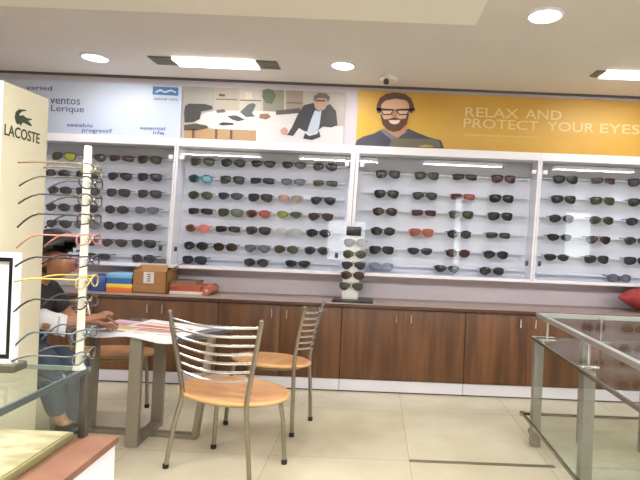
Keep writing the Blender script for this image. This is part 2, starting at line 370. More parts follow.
yt('PROTECT', 463.5, 127.4, 75, 9.4); yt('YOUR', 547, 130.7, 47, 9.4); yt('EYES', 600, 132.7, 39.5, 9.4)
yt('polarised sunglasses', 465, 135.4, 76, 2.6)

# ------------------------------------------------------------- sunglasses
def lens_outline(kind, w, h, n=22):
    out = []
    for k in range(n):
        a = 2 * PI * k / n; c, s = math.cos(a), math.sin(a)
        e = {'oval': 2.2, 'round': 2., 'wayfarer': 3.4, 'aviator': 2.3, 'cat_eye': 2.4, 'rectangular': 4.2}[kind]
        x = math.copysign(abs(c) ** (2 / e), c); z = math.copysign(abs(s) ** (2 / e), s)
        if kind == 'wayfarer': x *= 1 + .10 * z; 
        if kind == 'aviator': x = x * (1 + .16 * z) + .10 * (1 - z) * .5; z = z * (1.08 if z < 0 else .85)
        if kind == 'cat_eye': z += .22 * max(0, x) ** 2; x *= 1 + .08 * z
        if kind == 'rectangular': z *= .85
        if x < 0 and z < 0 and kind != 'round': z *= 1 - .42 * min(1, -x) ; x *= 1 + .12 * z
        out.append((x * w / 2, z * h / 2))
    return out
GM = {}
def glasses_meshes(kind, W, hh, tl, bend, thick):
    key = (kind, W, hh, tl, bend, thick)
    if key in GM: return GM[key]
    lw = W * .43; cx = W * .26; curve = lambda x: .9 * x * x / W * .35
    res = {}
    fr = MB(); lens = []
    for sd in (-1, 1):
        pts = [Vector((sd * (cx + x), curve(cx + x), z)) for x, z in lens_outline(kind, lw, hh)]
        fr.tube(pts, thick, 6, True)
        lb = MB(); c0 = Vector((sd * cx, curve(cx) - .002, 0))
        a = [lb.bm.verts.new(q) for q in pts]; mid = [lb.bm.verts.new(c0 + (q - c0) * .6 + Vector((0, -.0012, 0))) for q in pts]; ce = lb.bm.verts.new(c0 + Vector((0, -.0016, 0)))
        a2 = [lb.bm.verts.new(q + Vector((0, .0015, 0))) for q in pts]; N = len(a)
        for i in range(N):
            j = (i + 1) % N
            lb.bm.faces.new((a[i], a[j], mid[j], mid[i])); lb.bm.faces.new((mid[i], mid[j], ce)); lb.bm.faces.new((a[i], a2[i], a2[j], a[j]))
        lb.bm.faces.new(a2[::-1]); lens.append(lb)
        # end piece
        xe = cx + lw * .47
        fr.tube([(sd * xe, curve(xe), hh * .28), (sd * (W / 2 - .001), curve(xe) + .004, hh * .3), (sd * W / 2, curve(xe) + .012, hh * .3)], thick * 1.15, 6)
    xb = cx - lw * .47
    fr.tube([(-xb, curve(xb), hh * .16), (-xb * .5, -.001, hh * .26), (xb * .5, -.001, hh * .26), (xb, curve(xb), hh * .16)], thick, 6)
    if kind == 'aviator': fr.tube([(-xb * 1.4, curve(xb), hh * .40), (0, -.001, hh * .44), (xb * 1.4, curve(xb), hh * .40)], thick * .8, 6)
    for sd in (-1, 1):   # nose pads
        fr.tube([(sd * xb * 1.0, curve(xb) + .002, -hh * .05), (sd * xb * .75, .008, -hh * .12)], thick * .8, 5)
    y0 = curve(cx + lw * .47) + .012
    tms = []
    for sd in (-1, 1):
        tm = MB(); pts = []
        for k in range(9):
            f = k / 8
            z = hh * .3 - (bend * max(0, (f - .62) / .38) ** 1.6)
            pts.append((sd * (W / 2 - .004 * f), y0 + tl * f, z))
        tm.tube(pts, [thick * (1.05 if k < 6 else 1.25) for k in range(9)], 6, flat=.7); tms.append(tm)
    mk = lambda nm, b: None
    objs = {}
    for nm, b in (('frame', fr), ('lens', lens[0]), ('lens', lens[1]), ('temple', tms[0]), ('temple', tms[1])):
        bmesh.ops.recalc_face_normals(b.bm, faces=b.bm.faces[:])
        me = bpy.data.meshes.new('glasses_' + nm)
        for f in b.bm.faces: f.smooth = True
        b.bm.to_mesh(me); b.bm.free(); me.materials.append(M_black); objs.setdefault(nm, []).append(me)
    GM[key] = objs
    return objs
def glasses(name, label, cat, group, loc, rz, kind, W, hh, tl, bend, thick, fm, lm1, lm2, tm=None, tilt=0.):
    root = thing(name, label, cat, loc, rz, group, world=False)
    if tilt: root.rotation_euler.y = tilt
    ms = glasses_meshes(kind, W, hh, tl, bend, thick)
    for nm, i, mm in (('frame', 0, fm), ('lens', 0, lm1), ('lens', 1, lm2), ('temple', 0, tm or fm), ('temple', 1, tm or fm)):
        o = bpy.data.objects.new(nm, ms[nm][i]); COL.objects.link(o); o.parent = root
        o.material_slots[0].link = 'OBJECT'; o.material_slots[0].material = mm
    return root
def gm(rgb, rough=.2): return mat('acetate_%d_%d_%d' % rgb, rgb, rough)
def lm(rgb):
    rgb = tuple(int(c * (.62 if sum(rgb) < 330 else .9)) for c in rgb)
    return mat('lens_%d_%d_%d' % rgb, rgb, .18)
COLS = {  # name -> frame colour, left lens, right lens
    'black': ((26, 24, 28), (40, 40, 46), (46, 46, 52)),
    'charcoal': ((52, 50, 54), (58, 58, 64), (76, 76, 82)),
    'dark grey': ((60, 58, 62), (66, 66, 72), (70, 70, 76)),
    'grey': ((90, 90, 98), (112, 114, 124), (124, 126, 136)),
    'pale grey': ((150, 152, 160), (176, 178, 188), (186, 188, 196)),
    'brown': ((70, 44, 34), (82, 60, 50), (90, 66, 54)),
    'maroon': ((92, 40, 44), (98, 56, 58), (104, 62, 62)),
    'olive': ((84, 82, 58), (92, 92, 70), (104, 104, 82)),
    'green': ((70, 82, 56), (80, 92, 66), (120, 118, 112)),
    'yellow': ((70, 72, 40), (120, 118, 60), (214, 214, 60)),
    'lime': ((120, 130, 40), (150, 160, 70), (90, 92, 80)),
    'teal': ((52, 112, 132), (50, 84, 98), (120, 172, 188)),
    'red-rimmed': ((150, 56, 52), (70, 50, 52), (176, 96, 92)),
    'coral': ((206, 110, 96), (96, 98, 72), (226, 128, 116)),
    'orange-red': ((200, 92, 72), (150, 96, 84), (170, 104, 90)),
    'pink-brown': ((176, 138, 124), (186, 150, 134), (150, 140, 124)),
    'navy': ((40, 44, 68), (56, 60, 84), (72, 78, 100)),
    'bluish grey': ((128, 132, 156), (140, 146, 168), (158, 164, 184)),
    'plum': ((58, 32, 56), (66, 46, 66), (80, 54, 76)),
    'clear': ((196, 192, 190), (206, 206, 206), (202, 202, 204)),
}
ROWS = {  # case -> rows of (px x, px y, colour, kind)
 0: [[(63, 156, 'yellow', 'wayfarer'), (93, 157.5, 'olive', 'oval'), (121, 158, 'maroon', 'rectangular'), (149, 159, 'olive', 'wayfarer')],
     [(57, 173, 'dark grey', 'oval'), (87, 174, 'dark grey', 'oval'), (119, 176, 'black', 'aviator'), (149, 177, 'charcoal', 'wayfarer')],
     [(59, 189.5, 'charcoal', 'oval'), (87, 191, 'dark grey', 'wayfarer'), (117.5, 193, 'black', 'wayfarer'), (149, 193.5, 'charcoal', 'wayfarer')],
     [(57, 207, 'dark grey', 'oval'), (85, 208, 'brown', 'oval'), (116, 209, 'black', 'round'), (146, 210, 'grey', 'cat_eye')],
     [(58, 223, 'charcoal', 'aviator'), (86, 224, 'grey', 'oval'), (115, 225, 'black', 'round'), (144, 227, 'dark grey', 'round')],
     [(55, 240, 'brown', 'oval'), (84, 241, 'dark grey', 'oval'), (114, 241, 'brown', 'aviator'), (143, 244, 'black', 'wayfarer')],
     [(97, 256.5, 'black', 'rectangular'), (143, 258, 'charcoal', 'oval')]],
 1: [[(202, 162.5, 'olive', 'wayfarer'), (233, 163, 'black', 'oval'), (263, 164, 'black', 'cat_eye'), (294, 164.7, 'charcoal', 'cat_eye'), (325, 165, 'dark grey', 'oval')],
     [(200, 179, 'teal', 'round'), (232, 179, 'dark grey', 'wayfarer'), (262, 181, 'charcoal', 'rectangular'), (293, 182, 'grey', 'cat_eye'), (325, 183, 'olive', 'rectangular')],
     [(200, 196, 'olive', 'oval'), (230, 195, 'navy', 'cat_eye'), (260, 198, 'charcoal', 'wayfarer'), (290, 198, 'pink-brown', 'cat_eye'), (323, 200, 'dark grey', 'aviator')],
     [(200, 211, 'black', 'rectangular'), (230, 213, 'green', 'wayfarer'), (258, 213.5, 'red-rimmed', 'oval'), (289, 214.5, 'lime', 'cat_eye'), (320.5, 216, 'brown', 'aviator')],
     [(197, 228.5, 'coral', 'round'), (227.5, 229, 'black', 'rectangular'), (258, 230, 'charcoal', 'wayfarer'), (288, 231.5, 'clear', 'cat_eye'), (318.5, 233, 'black', 'oval')],
     [(195.5, 245.5, 'black', 'oval'), (225, 247, 'brown', 'round'), (257, 247.5, 'grey', 'aviator'), (286, 249, 'olive', 'oval'), (316.5, 250.5, 'dark grey', 'oval')],
     [(194, 259.5, 'navy', 'wayfarer'), (256, 263.5, 'dark grey', 'oval'), (297.5, 263, 'black', 'cat_eye')]],
 2: [[(388, 175, 'charcoal', 'wayfarer'), (427, 175.5, 'olive', 'wayfarer'), (465, 176, 'black', 'rectangular'), (504, 178.5, 'maroon', 'wayfarer')],
     [(386.5, 194.5, 'charcoal', 'wayfarer'), (425, 196, 'dark grey', 'aviator'), (463, 195.5, 'red-rimmed', 'rectangular'), (502, 198, 'black', 'wayfarer')],
     [(385, 211.7, 'brown', 'oval'), (424, 212.5, 'maroon', 'rectangular'), (461.5, 215, 'olive', 'wayfarer'), (500.5, 215.5, 'black', 'wayfarer')],
     [(383, 232, 'black', 'round'), (421.5, 232.5, 'orange-red', 'wayfarer'), (459.5, 233.5, 'charcoal', 'round'), (498.5, 234.5, 'dark grey', 'rectangular')],
     [(381.5, 250, 'black', 'wayfarer'), (420, 251.5, 'navy', 'cat_eye'), (458, 252.5, 'maroon', 'round'), (496, 254.5, 'black', 'oval')],
     [(381, 266, 'bluish grey', 'oval'), (447, 269, 'charcoal', 'cat_eye'), (492, 271, 'plum', 'oval')]],
 3: [[(566, 180, 'black', 'wayfarer'), (604, 180.5, 'brown', 'rectangular'), (641, 182, 'charcoal', 'wayfarer')],
     [(564, 200, 'charcoal', 'wayfarer'), (603, 200.5, 'olive', 'wayfarer'), (641, 201.5, 'black', 'wayfarer')],
     [(562, 219, 'dark grey', 'oval'), (602, 219.5, 'olive', 'oval'), (639, 221.5, 'black', 'oval')],
     [(560, 237.5, 'black', 'cat_eye'), (599, 239.5, 'brown', 'aviator'), (637, 240.5, 'charcoal', 'oval')],
     [(557, 256.5, 'charcoal', 'cat_eye'), (597, 260, 'dark grey', 'wayfarer'), (637, 261, 'black', 'wayfarer')],
     [(620, 278, 'grey', 'oval')]],
}
CASEN = ['showcase under pale blue poster', 'showcase under office poster', 'showcase under bearded man', 'showcase at the far right']
ORD = ['leftmost', 'second from left', 'third from left', 'fourth from left', 'fifth from left']
ROWN = ['top row', 'second row', 'third row', 'fourth row', 'fifth row', 'sixth row', 'bottom row']
GY = 4.335
RACK = .03      # the cases hang slightly out of true
ZT, ZB = 1.966, .95
def skew(mbx, zc=1.46):
    for v in mbx.bm.verts: v.co.x += (v.co.z - zc) * RACK
    return mbx
EDGE = [(-2.95, -1.737), (-1.733, -.204), (-.200, 1.370), (1.374, 2.93)]
for ci, (x0, x1) in enumerate(EDGE):
    lab = ['white glass showcase of sunglasses at left, under the pale blue poster', 'white glass showcase of sunglasses with five columns, under the office poster',
           'white glass showcase of sunglasses with four columns, under the bearded man', 'white glass showcase of sunglasses at right edge, under the word EYES'][ci]
    t = thing('wall_showcase', lab, 'showcase', ((x0 + x1) / 2, 4.36, ZB), group='wall showcases')
    skew(MB().box(x0 + .01, x1 - .01, 4.436, 4.449, ZB, ZT)).build('back_panel', M_back, t, smooth=False)
    mb = MB()
    mb.box(x0, x1, 4.275, 4.449, ZT, ZT + .012); mb.box(x0, x1, 4.262, 4.275, ZT, ZT + .066)
    mb.box(x0, x1, 4.262, 4.449, ZB - .026, ZB)
    wl = [.014, .016, .026, .016][ci]; wr = [.014, .04, .016, .02][ci]
    mb.box(x0, x0 + wl, 4.262, 4.449, ZB, ZT); mb.box(x1 - wr, x1, 4.262, 4.449, ZB, ZT)
    skew(mb).build('frame', M_white, t, smooth=False)
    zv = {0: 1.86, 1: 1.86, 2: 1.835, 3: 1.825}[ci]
    skew(MB().box(x0 + wl, x1 - wr, 4.418, 4.436, zv, ZT)).build('top_band', M_head, t, smooth=False)  # grey band giving the back panel its darker top
    dr = skew(MB().box(x0 + wl, x1 - wr, 4.272, 4.277, ZB, ZT)).build('glass_door', M_sglass, t, smooth=False)
    hx = [x1 - .075, x1 - .105, x1 - .055, x0 + .05][ci]
    skew(MB().box(hx - .014, hx + .014, 4.262, 4.273, ZB + .115, ZB + .16, .004)).build('finger_pull', M_dark, dr)
    if ci == 1 or ci == 2:
        hx = x0 + .05
        skew(MB().box(hx - .012, hx + .012, 4.262, 4.273, ZB + .115, ZB + .155, .004)).build('finger_pull', M_dark, dr)
    for hx in (x0 + wl + .03, x1 - wr - .03):
        skew(MB().box(hx - .018, hx + .018, 4.262, 4.285, ZT - .115, ZT - .08, .004)).build('glass_clip', M_white, dr)
    for ri, row in enumerate(ROWS[ci]):
        zs = [at(px, py, GY).z for px, py, _, _ in row]
        zr = sum(zs) / len(zs)
        zl = zr + .052 * .3 - .0032
        skew(MB().box(x0 + wl + .04, x1 - wr - .04, 4.368, 4.436, zl - .010, zl - .0025)).build('shelf', M_acr, t, smooth=False)
        for k, (px, py, col, kind) in enumerate(row):
            fc, l1, l2 = COLS[col]
            x = at(px, py, GY).x
            hh = {'rectangular': .056, 'cat_eye': .056}.get(kind, .066)
            o = glasses('sunglasses', '%s %s sunglasses, %s in %s, %s' % (col, kind.replace('_eye', '-eye'), ORD[k] if len(row) > 1 else 'the only pair', ROWN[ri], CASEN[ci]) if len(row) > 1 else
                        '%s %s sunglasses alone in bottom row of %s' % (col, kind, CASEN[ci]), 'sunglasses', 'sunglasses in the wall showcases',
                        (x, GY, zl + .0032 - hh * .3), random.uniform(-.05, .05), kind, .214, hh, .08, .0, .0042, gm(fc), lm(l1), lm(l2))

# -------------------------------------------------------- cabinets + worktop
XW0, XW1 = -3.245, 3.76
for i in range(7):
    x0 = -3.245 + i * 1.002; x1 = x0 + 1.0 - .002; cx = (x0 + x1) / 2
    names = ['hidden behind the cream tower', 'under the row of boxes, behind the table', 'behind the sideways chair', 'right below the white sunglasses stand', 'at the corner of the glass counter', 'under the red pouch', 'beyond the right edge']
    t = thing('base_cabinet', 'dark walnut two-door cabinet with white kick board, ' + names[i], 'cabinet', (cx, 4.24, 0), group='walnut base cabinets along the wall')
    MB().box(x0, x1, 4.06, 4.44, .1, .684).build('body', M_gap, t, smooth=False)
    MB().box(x0, x1, 4.045, 4.06, .012, .1).build('kick_plate', M_kick, t, smooth=False)
    MB().box(x0, x1, 4.06, 4.08, 0, .0995).build('kick_shadow', M_gap, t, smooth=False)  # dark box painting the shadow line below the raised kick plate
    for s in (0, 1):
        a = x0 + .001 if s == 0 else cx + .0008; c = cx - .0008 if s == 0 else x1 - .0005
        d = MB().box(a, c, 4.04, 4.06, .104, .680, .0015).build('door', M_wood, t)
        hx = cx - .06 if s == 0 else cx + .06
        hb = MB().tube([(hx, 4.04, .575), (hx, 4.018, .578), (hx, 4.018, .645), (hx, 4.04, .648)], .006, 8)
        hb.build('handle', M_chrome, d)
t = thing('worktop', 'long taupe worktop over the walnut cabinets', 'worktop', ((XW0 + XW1) / 2, 4.23, .686))
MB().box(XW0, XW1, 4.02, 4.449, .686, .716, .004).build('slab', M_top, t)
MB().box(XW0, XW1, 4.018, 4.022, .686, .712).build('front_edge', mat('dark_edge_band', (74, 52, 42), .4), t, smooth=False)
WT = .7165

# ------------------------------------------------------------ things on the worktop
def wbox(px0, px1, py0, Y, dep, ztop=None):
    a = at(px0, py0, Y); c = at(px1, py0, Y); return a.x, c.x, Y, Y + dep, a.z
x0, x1, y0, y1, z1 = wbox(133, 167, 269, 4.13, .24)
t = thing('carton', 'open brown cardboard carton with white label on the worktop', 'box', ((x0 + x1) / 2, 4.25, WT))
card = mat('cardboard', (158, 116, 72), .8, noise=.12, nscale=10); zt = .90
mb = MB(); th = .006
mb.box(x0, x1, y0, y0 + th, WT, zt); mb.box(x0, x1, y1 - th, y1, WT, zt); mb.box(x0, x0 + th, y0, y1, WT, zt); mb.box(x1 - th, x1, y0, y1, WT, zt); mb.box(x0, x1, y0, y1, WT, WT + th)
mb.build('body', card, t, smooth=False)
card2 = mat('cardboard_inside', (186, 150, 106), .8)
MB().prism([(x0, y0, zt), (x1, y0, zt), (x1 - .02, y0 + .07, zt + .045), (x0 + .03, y0 + .07, zt + .045)], (0, .005, .003)).build('flap', card, t, smooth=False)
MB().prism([(x1, y0, zt), (x1, y1, zt), (x1 + .05, y1, zt + .07), (x1 + .04, y0 + .02, zt + .035)], (.005, 0, .003)).build('flap', card2, t, smooth=False)
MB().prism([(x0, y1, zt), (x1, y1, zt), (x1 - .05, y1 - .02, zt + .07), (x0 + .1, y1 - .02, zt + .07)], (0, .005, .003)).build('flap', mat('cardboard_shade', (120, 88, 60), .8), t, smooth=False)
MB().prism([(x0, y0, zt), (x0, y1, zt), (x0 + .06, y1, zt + .05), (x0 + .05, y0 + .02, zt + .03)], (.004, 0, .003)).build('flap', card, t, smooth=False)
lx = x0 + (x1 - x0) * .32
tl = MB().box(lx, lx + .085, y0 - .0012, y0, .80, .893).build('paper_label', mat('label_paper', (225, 215, 215), .6), t, smooth=False)
for k in range(4): MB().box(lx + .03, lx + .058, y0 - .0020, y0 - .0012, .815 + k * .018, .823 + k * .018).build('printed_line', M_dark, tl, smooth=False)
MB().box(x0 + .002, x1 - .002, y0 - .0010, y0, .793, .797).build('tape_line', mat('tape', (128, 92, 58), .4), t, smooth=False)

def simple_box(name, label, cat, px0, px1, Y, dep, z0, z1, rgb, stripe=None, group=None, rz=0.):
    a = at(px0, 285, Y).x; c = at(px1, 285, Y).x
    t = thing(name, label, cat, ((a + c) / 2, Y + dep / 2, z0), group=group)
    MB().box(a, c, Y, Y + dep, z0, z1 - .006, .004).build('tray', mat('card_%d_%d_%d' % rgb, rgb, .5), t)
    MB().box(a - .002, c + .002, Y - .002, Y + dep + .002, z1 - (z1 - z0) * .45, z1, .004).build('lid', mat('card_%d_%d_%d' % (stripe or rgb), stripe or rgb, .45), t)
    return t
simple_box('carton', 'deep blue box at the left end of the box row', 'box', 88, 105.5, 4.14, .2, WT, .845, (52, 74, 140), (62, 88, 156), 'boxes on the worktop')
simple_box('carton', 'yellow and orange packet under the light blue box', 'box', 106, 131.8, 4.12, .22, WT, .785, (226, 120, 66), (232, 196, 74), 'boxes on the worktop')
simple_box('carton', 'light blue box lying on the yellow packet', 'box', 106, 131.5, 4.13, .2, .7855, .872, (44, 104, 172), (132, 184, 222), 'boxes on the worktop')
simple_box('carton', 'white flat packet beneath the red-brown box', 'box', 169.5, 203, 4.14, .2, WT, .742, (222, 214, 206), None, 'boxes on the worktop')
simple_box('carton', 'red-brown box on the white packet right of the carton', 'box', 169.5, 201, 4.15, .2, .7425, .792, (178, 84, 60), (170, 88, 66), 'boxes on the worktop')
simple_box('carton', 'slim olive box topmost at the right of the carton', 'box', 170, 196, 4.17, .18, .7925, .822, (134, 112, 88), (122, 96, 78), 'boxes on the worktop')
# roll of red-brown paper
pr = at(203.5, 288, 4.2)
t = thing('paper_roll', 'red-brown paper roll at the right end of the box row', 'roll', (pr.x, 4.2, WT))
mb = MB().lathe([(.036, 0), (.04, .004), (.04, .2), (.036, .204)], 0, 0, 24)
bmesh.ops.rotate(mb.bm, cent=(0, 0, 0), matrix=Matrix.Rotation(-PI / 2, 3, 'X'), verts=mb.bm.verts[:]); bmesh.ops.translate(mb.bm, vec=(pr.x + .045, 4.14, WT + .0405), verts=mb.bm.verts[:])
mb.build('paper', mat('roll_paper', (176, 100, 78), .6), t)
MB().tube([(pr.x + .045, 4.137, WT + .0405), (pr.x + .045, 4.141, WT + .0405)], .014, 16).build('core', mat('roll_core', (206, 170, 150), .7), t)

# sunglasses stand
sx = at(350, 290, 4.17).x
t = thing('sunglasses_stand', 'white sunglasses stand with black top on the worktop', 'display stand', (sx, 4.2, WT))
MB().box(at(333, 300, 4.2).x, at(373, 300, 4.2).x, 4.06, 4.30, WT, WT + .014, .004).build('base', M_black, t)
ws = mat('stand_white', (238, 238, 238), .3)
mb = MB().box(sx - .068, sx + .068, 4.17, 4.235, WT + .014, 1.262, .006)
for v in mb.bm.verts: v.co.x += (v.co.z - WT) * .02
mb.build('pillar', ws, t)
mb = MB().box(sx - .060, sx + .060, 4.15, 4.25, 1.262, 1.338, .008)
for v in mb.bm.verts: v.co.x += (v.co.z - WT) * .02
mb.build('cap', M_black, t)
STG = [(355.5, 243, 'pale grey', 'oval', 'top'), (354.5, 254.5, 'olive', 'oval', 'second from top'), (353.5, 265.2, 'charcoal', 'aviator', 'third from top'), (352.5, 275.5, 'brown', 'oval', 'fourth from top'), (351, 286.2, 'olive', 'aviator', 'bottom')]
for px, py, col, kind, w in STG:
    p = at(px, py, 4.148); fc, l1, l2 = COLS[col]
    for s in (-1, 1): pass
    MB().box(p.x - .012, p.x + .012, 4.15, 4.1705, p.z + .008, p.z + .014).build('nose_peg', ws, t, smooth=False)
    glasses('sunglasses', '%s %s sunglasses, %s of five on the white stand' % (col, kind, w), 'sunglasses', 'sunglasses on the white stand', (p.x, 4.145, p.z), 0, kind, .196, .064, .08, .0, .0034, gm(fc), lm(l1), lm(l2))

# red pouch
mb = MB(); bmesh.ops.create_uvsphere(mb.bm, u_segments=28, v_segments=16, radius=1.)
for v in mb.bm.verts:
    x_, y_, z_ = v.co; sgn = lambda q: math.copysign(1, q)
    wx = sgn(x_) * abs(x_) ** .8; pinch = 1 - .55 * abs(x_) ** 3
    v.co = Vector((wx * .3, y_ * .1 * pinch, z_ * .105 * (1 - .7 * abs(x_) ** 2.2) + .012 * math.sin(7 * x_ + 3 * y_) * (1 - abs(x_))))
t = thing('pouch', 'red fabric pouch lying on the worktop at the right edge', 'pouch', (2.36, 4.2, WT + .0))
bmesh.ops.translate(mb.bm, vec=(2.36, 4.2, WT + .118), verts=mb.bm.verts[:])
mb.build('body', mat('red_fabric', (146, 44, 44), .75, noise=.25, nscale=12), t)
MB().tube([(2.36 + .29 * k / 10 - .145, 4.2 - .1 * math.cos((k - 5) / 10 * 1.6), WT + .155 + .008 * math.cos((k - 5) / 4)) for k in range(11)], .004, 6).build('zip', mat('dark_red', (96, 30, 30), .6), t)

# ------------------------------------------------------------------- chairs
def chair(label, loc, rz, hw_seat, hd_seat, foot_w, foot_r, foot_f, top_w, top_r, seat_w, hz=.82, rear_dx=0., name_group='steel chairs with round wooden seats'):
    """local axes: +Y is where the sitter faces"""
    t = thing('cafe_chair', label, 'chair', loc, rz, name_group, world=False)
    SZ = .43
    MB().lathe([(.9, SZ - .024), (.975, SZ - .020), (1., SZ - .011), (.985, SZ - .002), (.95, SZ)], 0, 0, 44, hw_seat, hd_seat).build('seat_rim', M_seatr, t)
    MB().lathe([(.96, SZ - .003), (.955, SZ + .0015), (.9, SZ + .003), (.5, SZ + .001), (.02, SZ)], 0, 0, 44, hw_seat, hd_seat).build('seat', M_seat, t)
    ring = [(hw_seat * .74 * math.cos(2 * PI * k / 28), hd_seat * .74 * math.sin(2 * PI * k / 28), SZ - .035) for k in range(28)]
    MB().tube(ring, .010, 8, True).build('seat_frame', M_dsteel, t)
    rt = .0125
    yb = -hd_seat * .80
    posts = {}
    for s in (-1, 1):
        pts = [(s * foot_w + rear_dx, -foot_r, .012), (rear_dx * .5 + s * (foot_w + (seat_w - foot_w) * .55), -foot_r + (foot_r + yb) * .55, .25), (s * seat_w, yb, SZ - .02), (s * (seat_w + (top_w - seat_w) * .18), yb - (top_r + yb) * .12, .52), (s * (seat_w + (top_w - seat_w) * .6), yb - (top_r + yb) * .55, .68), (s * top_w, -top_r, hz)]
        # smooth the polyline
        pts = [Vector(p) for p in pts]; sm = [pts[0]]
        for i in range(len(pts) - 1):
            p0 = pts[max(i - 1, 0)]; p1 = pts[i]; p2 = pts[i + 1]; p3 = pts[min(i + 2, len(pts) - 1)]
            for k in range(1, 5):
                q = k / 4
                sm.append(.5 * ((2 * p1) + (p2 - p0) * q + (2 * p0 - 5 * p1 + 4 * p2 - p3) * q * q + (3 * p1 - p0 - 3 * p2 + p3) * q ** 3))
        posts[s] = sm
        MB().tube(sm, rt, 10).build('back_leg', M_steel, t)
        MB().lathe([(rt * 1.25, 0), (rt * 1.3, .02), (rt * 1.05, .026)], s * foot_w + rear_dx, -foot_r, 12).build('foot_cap', M_rubber, t)
        MB().tube([(s * foot_w * .9, foot_f, .012), (s * foot_w * .84, foot_f * .96, .25), (s * foot_w * .76, foot_f * .86, SZ - .03)], rt, 10).build('front_leg', M_steel, t)
        MB().lathe([(rt * 1.25, 0), (rt * 1.3, .02), (rt * 1.05, .026)], s * foot_w * .9, foot_f, 12).build('foot_cap', M_rubber, t)
        MB().lathe([(rt * .7, hz), (rt * 1.0, hz + .004), (rt * .4, hz + .012)], s * top_w, -top_r, 10).build('post_cap', M_chrome, t)
    def on(s, z):
        P_ = posts[s]
        for a, b_ in zip(P_, P_[1:]):
            if a.z <= z <= b_.z: return a + (b_ - a) * ((z - a.z) / (b_.z - a.z))
        return P_[-1]
    for k in range(7):
        z = .545 + (hz - .03 - .545) * k / 6
        a, b_ = on(-1, z), on(1, z); pts = []
        for i in range(13):
            f = i / 12; q = a + (b_ - a) * f; q.y -= .045 * math.sin(PI * f); q.z -= .012 * math.sin(PI * f); pts.append(q)
        MB().tube(pts, .0068, 8).build('back_slat', M_chrome, t)
    return t
chair('steel chair with round wooden seat nearest the viewer, seen from behind', (-.725, 2.685, 0), -.34, .325, .21, .26, .135, .165, .275, .19, .195, hz=.842, rear_dx=-.05)
chair('steel chair right of the table with its slatted back turned sideways', (-.66, 3.335, 0), 1.29, .155, .285, .145, .24, .24, .155, .30, .125, hz=.81)
chair('empty steel chair behind the table, in front of the walnut cabinets', (-1.715, 3.375, 0), -1.5, .15, .265, .15, .22, .17, .16, .30, .13, hz=.79)
chair('steel chair under the seated person, behind the cream tower', (-1.98, 2.70, 0), -1.45, .19, .26, .16, .23, .2, .17, .27, .14, hz=.80)

# ---------------------------------------------------------------- table
TZ = .65
t = thing('table', 'dark topped steel pedestal table with crossed base, covered by papers', 'table', (-1.36, 3.07, 0))
top_pts = [(-1.71, 2.955), (-1.075, 2.84), (-.845, 3.235), (-1.62, 3.40)]
MB().prism([(x, y, TZ - .02) for x, y in top_pts], (0, 0, .02)).build('tabletop', mat('dark_tabletop', (84, 88, 96), .12), t, smooth=False)
ft = {'n': (-1.355, 2.895), 'f': (-1.352, 3.215), 'l': (-1.705, 3.085), 'r': (-1.045, 3.05)}
ctr = Vector((-1.353, 3.06, 0))
for k, tw in (('n', (-1.352, 2.90)), ('f', (-1.34, 3.20)), ('l', (-1.695, 3.09)), ('r', (-.97, 3.06))):
    p = ft[k]; w = .034; dp = .016 if k in 'nf' else .03
    if k in 'lr': w = .016
    mb = MB()
    pts = [(p[0] - w, p[1] - dp, 0.002), (p[0] + w, p[1] - dp, 0.002), (p[0] + w, p[1] + dp, 0.002), (p[0] - w, p[1] + dp, 0.002)]
    mb.prism(pts, (tw[0] - p[0], tw[1] - p[1], TZ - .022)).build('leg', M_dsteel, t, smooth=False)
def bar(p, q, w, z0, z1):
    p = Vector((*p, 0)); q = Vector((*q, 0)); d = (q - p).normalized(); n = Vector((-d.y, d.x, 0)) * w
    return MB().prism([(p - n) + Vector((0, 0, z0)), (q - n) + Vector((0, 0, z0)), (q + n) + Vector((0, 0, z0)), (p + n) + Vector((0, 0, z0))], (0, 0, z1 - z0))
bar(ft['n'], ft['f'], .033, .002, .03).build('base_bar', M_dsteel, t, smooth=False)
bar(ft['l'], ft['r'], .022, .002, .026).build('base_bar', M_dsteel, t, smooth=False)
bar((-1.68, 3.09), (-.975, 3.06), .02, TZ - .045, TZ - .021).build('top_bar', M_dsteel, t, smooth=False)
bar((-1.352, 2.90), (-1.34, 3.2), .02, TZ - .045, TZ - .021).build('top_bar', M_dsteel, t, smooth=False)
